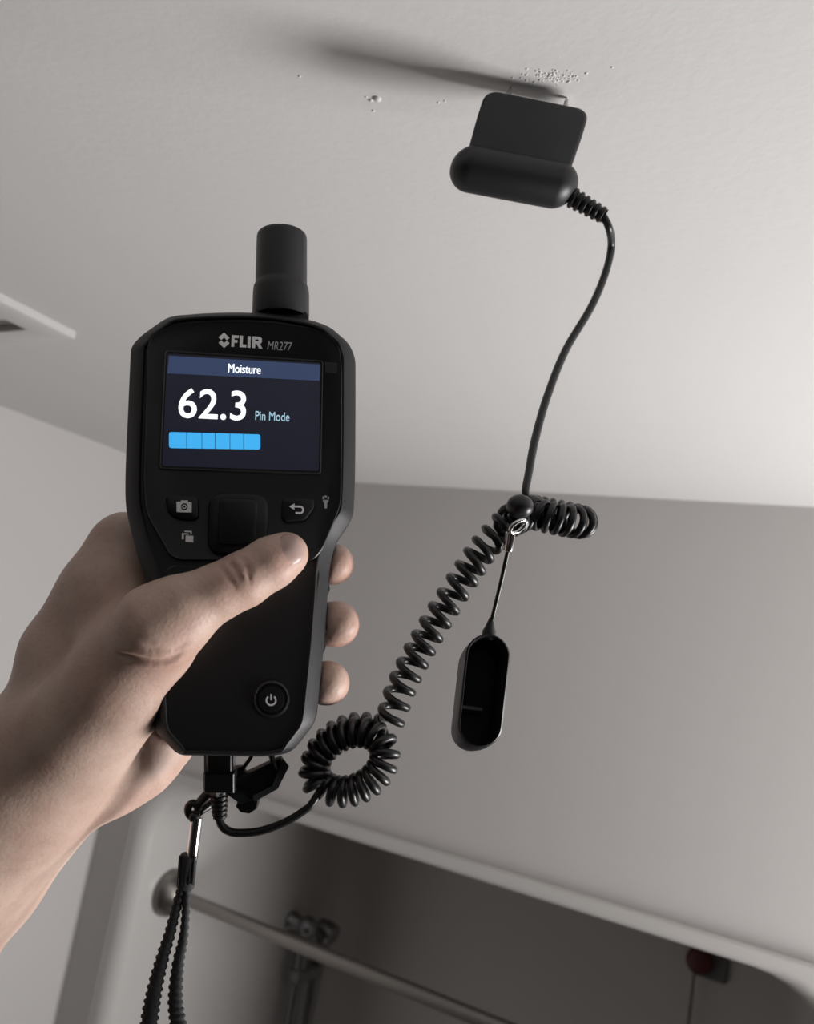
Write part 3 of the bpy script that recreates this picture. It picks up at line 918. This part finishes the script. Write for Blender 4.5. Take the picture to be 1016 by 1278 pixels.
palmR = [n_(95, 930, .357, 55), n_(125, 870, .371, 48), n_(150, 830, .378, 44)]
hypo = [n_(85, 960, .352, 62), n_(135, 950, .354, 60), n_(172, 932, .358, 54), n_(205, 912, .364, 44)]
web = [n_(150, 790, .330, 46), n_(150, 740, .338, 44), n_(160, 705, .346, 36)]
BK = -.0415
IDX = [palmI[-1], n_(200, 680, w_at(200, 680, BK), 33), n_(300, 688, w_at(300, 688, BK - .001), 29), n_(388, 700, w_at(388, 700, BK + .003), 26), n_(416, 704, w_at(416, 704, -.024), 23), n_(419, 704.5, w_at(419, 704, -.0155), 20.5)]
MID = [palmM[-1], n_(200, 770, w_at(200, 770, BK), 34), n_(300, 775, w_at(300, 775, BK - .001), 30), n_(390, 778, w_at(390, 778, BK + .003), 27), n_(420, 779, w_at(420, 779, -.024), 26), n_(424, 779.5, w_at(424, 779, -.0145), 23.5)]
RNG = [palmR[-1], n_(210, 842, w_at(210, 842, BK), 32), n_(300, 848, w_at(300, 848, BK - .001), 29), n_(380, 852, w_at(380, 852, BK + .003), 26), n_(409, 852.5, w_at(409, 852, -.024), 24.5), n_(410.5, 853, w_at(411, 853, -.0145), 23)]
LIT = [n_(172, 890, .378, 40), n_(230, 898, w_at(230, 898, BK), 27), n_(300, 905, w_at(300, 905, BK), 25), n_(350, 905, w_at(350, 905, BK + .003), 22), n_(368, 900, w_at(368, 900, -.034), 19)]

chains = [(TH, .004), (thenar, .010), (arm, .016), (arm2, .016), (palmI, .012), (palmM, .012), (palmR, .012), (hypo, .010), (web, .012),
          (IDX, .004), (MID, .004), (RNG, .004), (LIT, .004)]
allp = np.array([q for c, k in chains for q in c])
HV = .0009
lo = (allp[:, :3] - allp[:, 3:4]).min(0) - .006
hi = (allp[:, :3] + allp[:, 3:4]).max(0) + .006
dims = np.ceil((hi - lo) / HV).astype(int) + 1
gx, gy, gz = [lo[i] + HV * np.arange(dims[i], dtype=np.float32) for i in range(3)]
field = np.full(dims, .05, np.float32)


def sub(box_lo, box_hi):
    i0 = np.clip(np.floor((box_lo - lo) / HV).astype(int), 0, dims)
    i1 = np.clip(np.ceil((box_hi - lo) / HV).astype(int) + 1, 0, dims)
    return tuple(slice(a, b) for a, b in zip(i0, i1))


def cone_sdf(a, b, s):
    pa, ra_ = a[:3], a[3]; d = b[:3] - pa; L2 = float(d @ d) + 1e-12
    x = gx[s[0]][:, None, None] - np.float32(pa[0]); y = gy[s[1]][None, :, None] - np.float32(pa[1]); z = gz[s[2]][None, None, :] - np.float32(pa[2])
    t = np.clip((x * np.float32(d[0]) + y * np.float32(d[1]) + z * np.float32(d[2])) / np.float32(L2), 0, 1)
    return np.sqrt((x - t * np.float32(d[0])) ** 2 + (y - t * np.float32(d[1])) ** 2 + (z - t * np.float32(d[2])) ** 2) - (np.float32(ra_) + t * np.float32(b[3] - ra_))


def smin(a, b, k):
    h = np.maximum(k - np.abs(a - b), 0) / k
    return np.minimum(a, b) - h * h * k * .25


def add(a, b, k, sign=1):
    pad = k + .012
    s = sub(np.minimum(a[:3] - a[3], b[:3] - b[3]) - pad, np.maximum(a[:3] + a[3], b[:3] + b[3]) + pad)
    q = cone_sdf(a, b, s)
    field[s] = smin(field[s], q, k) if sign > 0 else -smin(-field[s], q, k)


for c, k in chains:
    for a, b in zip(c[:-1], c[1:]):
        add(a, b, k)


def crease(pts, r, k=.0018):
    for a, b in zip(pts[:-1], pts[1:]):
        pad = .006
        s = sub(np.minimum(a, b) - r - pad, np.maximum(a, b) + r + pad)
        q = cone_sdf(np.append(a, r), np.append(b, r), s)
        field[s] = -smin(-field[s], q, k)


def surf_depth(px, py, d0=.25, d1=.42):
    """first depth at which the view ray through px,py meets the hand"""
    ds = np.arange(d0, d1, .0005)
    q = (np.array([cs(px, py, d) for d in ds]) - lo) / HV
    i = np.round(q).astype(int)
    ok = ((i >= 0) & (i < dims)).all(1)
    val = np.full(len(ds), .05); ii = i[ok]
    val[ok] = field[ii[:, 0], ii[:, 1], ii[:, 2]]
    h = np.nonzero(val < 0)[0]
    return ds[h[0]] if len(h) else None


def crease_px(pts, r, sink=0.0, k=.0018):
    out = []
    for x, y in spline(pts, 14):
        d = surf_depth(x, y)
        if d is not None:
            out.append(cs(x, y, d - sink))
    if len(out) > 4:
        out = np.array(out)
        for _ in range(3):
            out[1:-1] = (out[:-2] + out[1:-1] * 2 + out[2:]) / 4
        for q in (slice(0, 3), slice(2, len(out) - 2), slice(len(out) - 3, len(out))):
            crease(list(out[q]), r * (1 if q.start == 2 else .5), k)


# knuckle wrinkles of the thumb, the fold at the thumb root and the wrist lines
crease_px([(275, 707), (281, 714), (288, 724), (296, 735)], .0003, .0003, .0012)
crease_px([(286, 699), (293, 710), (301, 723)], .0004, .0003, .0013)
crease_px([(299, 693), (306, 704), (311, 715), (311, 726)], .0003, .0003, .0012)
crease_px([(150, 817), (170, 823), (192, 827), (210, 826), (226, 816)], .0006, .0002, .0022)

crease_px([(178, 804), (200, 811), (218, 811), (232, 803)], .0003, .0003, .0014)

# keep the meter's body out of the flesh
S_ = sub(DO - .17, DO + .17)
X_ = gx[S_[0]][:, None, None] - np.float32(DO[0]); Y_ = gy[S_[1]][None, :, None] - np.float32(DO[1]); Z_ = gz[S_[2]][None, None, :] - np.float32(DO[2])
U_ = X_ * np.float32(DU[0]) + Y_ * np.float32(DU[1]) + Z_ * np.float32(DU[2])
V_ = X_ * np.float32(DV[0]) + Y_ * np.float32(DV[1]) + Z_ * np.float32(DV[2])
W_ = X_ * np.float32(DW[0]) + Y_ * np.float32(DW[1]) + Z_ * np.float32(DW[2])
prof_o = np.array(uvs(OUT, WO), dtype=np.float32)
vg = np.linspace(prof_o[:, 1].min(), prof_o[:, 1].max(), 120)
le, ri = [], []
for vv in vg:
    xs_ = []
    for i in range(len(prof_o)):
        a, b = prof_o[i], prof_o[(i + 1) % len(prof_o)]
        if (a[1] - vv) * (b[1] - vv) <= 0 and abs(a[1] - b[1]) > 1e-9:
            xs_.append(a[0] + (b[0] - a[0]) * (vv - a[1]) / (b[1] - a[1]))
    le.append(min(xs_) if xs_ else 0); ri.append(max(xs_) if xs_ else 0)
Lf = np.interp(V_, vg, le).astype(np.float32); Rt = np.interp(V_, vg, ri).astype(np.float32)
dev = np.maximum(np.maximum(Lf - U_, U_ - Rt), np.maximum(np.maximum(np.float32(vg[0]) - V_, V_ - np.float32(vg[-1])), np.maximum(W_ - np.float32(.0004), np.float32(WB - .0002) - W_)))
# chamfered front edge and rounded back edge
dev = np.maximum(dev, np.maximum((Lf - U_) + (W_ + np.float32(.0052)), (U_ - Rt) + (W_ + np.float32(.0052))) * np.float32(.707))
dev = np.maximum(dev, np.maximum((Lf - U_) + (-W_ - np.float32(.0235)), (U_ - Rt) + (-W_ - np.float32(.0235))) * np.float32(.707))
field[S_] = -smin(-field[S_], dev, .0012)
del X_, Y_, Z_, U_, V_, W_, Lf, Rt, dev


def surface_nets(fld, lo, h):
    neg = fld < 0
    nx, ny, nz = fld.shape
    cnt = np.zeros((nx - 1, ny - 1, nz - 1), np.int8)
    for i in (0, 1):
        for j in (0, 1):
            for k in (0, 1):
                cnt += neg[i:nx - 1 + i, j:ny - 1 + j, k:nz - 1 + k]
    act = (cnt > 0) & (cnt < 8)
    idx = np.argwhere(act)
    vid = np.full(act.shape, -1, np.int32); vid[act] = np.arange(len(idx))
    acc = np.zeros((len(idx), 3)); num = np.zeros(len(idx))
    C = [(i, j, k) for i in (0, 1) for j in (0, 1) for k in (0, 1)]
    for a in C:
        for ax in range(3):
            if a[ax] == 0:
                b = list(a); b[ax] = 1
                fa = fld[idx[:, 0] + a[0], idx[:, 1] + a[1], idx[:, 2] + a[2]]
                fb = fld[idx[:, 0] + b[0], idx[:, 1] + b[1], idx[:, 2] + b[2]]
                m = (fa < 0) != (fb < 0)
                t = fa[m] / (fa[m] - fb[m])
                p = np.tile(np.array(a, float), (m.sum(), 1)); p[:, ax] = t
                acc[m] += p; num[m] += 1
    V = lo + h * (idx + acc / num[:, None])
    faces = []
    for ax in range(3):
        u, w = (ax + 1) % 3, (ax + 2) % 3
        sl0 = [slice(None)] * 3; sl1 = [slice(None)] * 3
        sl0[ax] = slice(0, -1); sl1[ax] = slice(1, None)
        e = np.argwhere(neg[tuple(sl0)] != neg[tuple(sl1)])
        e = e[(e[:, u] > 0) & (e[:, w] > 0) & (e[:, u] < fld.shape[u] - 1) & (e[:, w] < fld.shape[w] - 1)]
        flip = neg[e[:, 0], e[:, 1], e[:, 2]]
        def cell(du, dw):
            q = e.copy(); q[:, u] -= du; q[:, w] -= dw
            return vid[q[:, 0], q[:, 1], q[:, 2]]
        q = np.stack([cell(1, 1), cell(0, 1), cell(0, 0), cell(1, 0)], 1)
        q[~flip] = q[~flip][:, ::-1]
        faces.append(q)
    Fq = np.vstack(faces)
    Fq = Fq[(Fq >= 0).all(1)]
    return V, Fq


HVerts, HF = surface_nets(field, lo, HV)
# light smoothing
nb = np.zeros_like(HVerts); 
ed = np.vstack([HF[:, [0, 1]], HF[:, [1, 2]], HF[:, [2, 3]], HF[:, [3, 0]]])
for lam in (.6, -.3, .6, -.3, .5):
    s = np.zeros_like(HVerts); c = np.zeros(len(HVerts))
    for a in range(3):
        s[:, a] = np.bincount(ed[:, 0], HVerts[ed[:, 1], a], len(HVerts)) + np.bincount(ed[:, 1], HVerts[ed[:, 0], a], len(HVerts))
    c = np.bincount(ed[:, 0], minlength=len(HVerts)) + np.bincount(ed[:, 1], minlength=len(HVerts))
    HVerts = HVerts + lam * (s / np.maximum(c, 1)[:, None] - HVerts)
# redness at fingertips, knuckle and thumb tip (a skin tone, stored per vertex)
flush = np.zeros(len(HVerts))
for (x, y, d, rr, k) in [(368, 700, .303, .012, .45), (300, 722, .300, .010, .35), (436, 706, .345, .012, .6), (442, 790, .345, .014, .7), (430, 862, .345, .014, .8), (205, 815, .30, .018, .30), (150, 800, .30, .02, .25), (175, 985, .35, .02, .25)]:
    q = np.linalg.norm(HVerts - cs(x, y, d), axis=1)
    flush = np.maximum(flush, k * np.exp(-(q / rr) ** 2))
HW = EYE + HVerts @ R.T
hand = thing('hand', 'bare left hand and forearm reaching in from lower left and gripping the meter', 'hand', P(60, 960, .34))
hm = bpy.data.meshes.new('palm_and_fingers')
hm.vertices.add(len(HW)); hm.vertices.foreach_set('co', HW.astype(np.float32).ravel())
hm.loops.add(HF.size); hm.loops.foreach_set('vertex_index', HF.astype(np.int32).ravel())
hm.polygons.add(len(HF)); hm.polygons.foreach_set('loop_start', np.arange(0, HF.size, 4, dtype=np.int32))
hm.update(calc_edges=True); hm.validate()
at = hm.attributes.new('flush', 'FLOAT', 'POINT'); at.data.foreach_set('value', flush.astype(np.float32))
bm = bmesh.new(); bm.from_mesh(hm); bmesh.ops.recalc_face_normals(bm, faces=bm.faces); bm.to_mesh(hm); bm.free()
link('skin', hm, M_skin, hand, 3.3)
print('hand verts', len(HW), 'dims', dims)

# thumb nail: a curved plate lying on the thumb's own cone
def thumb_sdf(q):
    best = 9
    for a, b in zip(TH[:3], TH[1:4]):
        d = b[:3] - a[:3]; t = min(max(float((q - a[:3]) @ d) / float(d @ d), 0), 1)
        best = min(best, np.linalg.norm(q - a[:3] - d * t) - (a[3] + t * (b[3] - a[3])))
    return best


def nail_pt(x, y, lift):
    d = .27
    for _ in range(60):
        q = thumb_sdf(cs(x, y, d))
        if q < 1e-5:
            break
        d += q * .95
        if d > .33:
            break
    return d - lift


ang = math.radians(-29)
cxn, cyn = 354.5, 690.0
poly = []
for a in np.linspace(0, 2 * math.pi, 40, endpoint=False):       # squarish oval, free edge towards the thumb's tip
    c_, s_ = math.cos(a), math.sin(a)
    g = (abs(c_) ** 3.2 + abs(s_) ** 3.2) ** (-1 / 3.2)
    X0, Y0 = 23.5 * g * c_, 21.0 * g * s_
    poly.append((cxn + X0 * math.cos(ang) - Y0 * math.sin(ang), cyn + X0 * math.sin(ang) + Y0 * math.cos(ang)))
loops = []
for g, lift in ((1.0, -.0009), (1.0, .0002), (.94, .00055), (.8, .0007), (.5, .0008), (.2, .0008), (.02, .0008)):
    loops.append([EYE + R @ cs(cxn + (q[0] - cxn) * g, cyn + (q[1] - cyn) * g, nail_pt(cxn + (q[0] - cxn) * g, cyn + (q[1] - cyn) * g, lift)) for q in poly])
make('thumb_nail', loft(loops), M_nail, hand, 1.0)
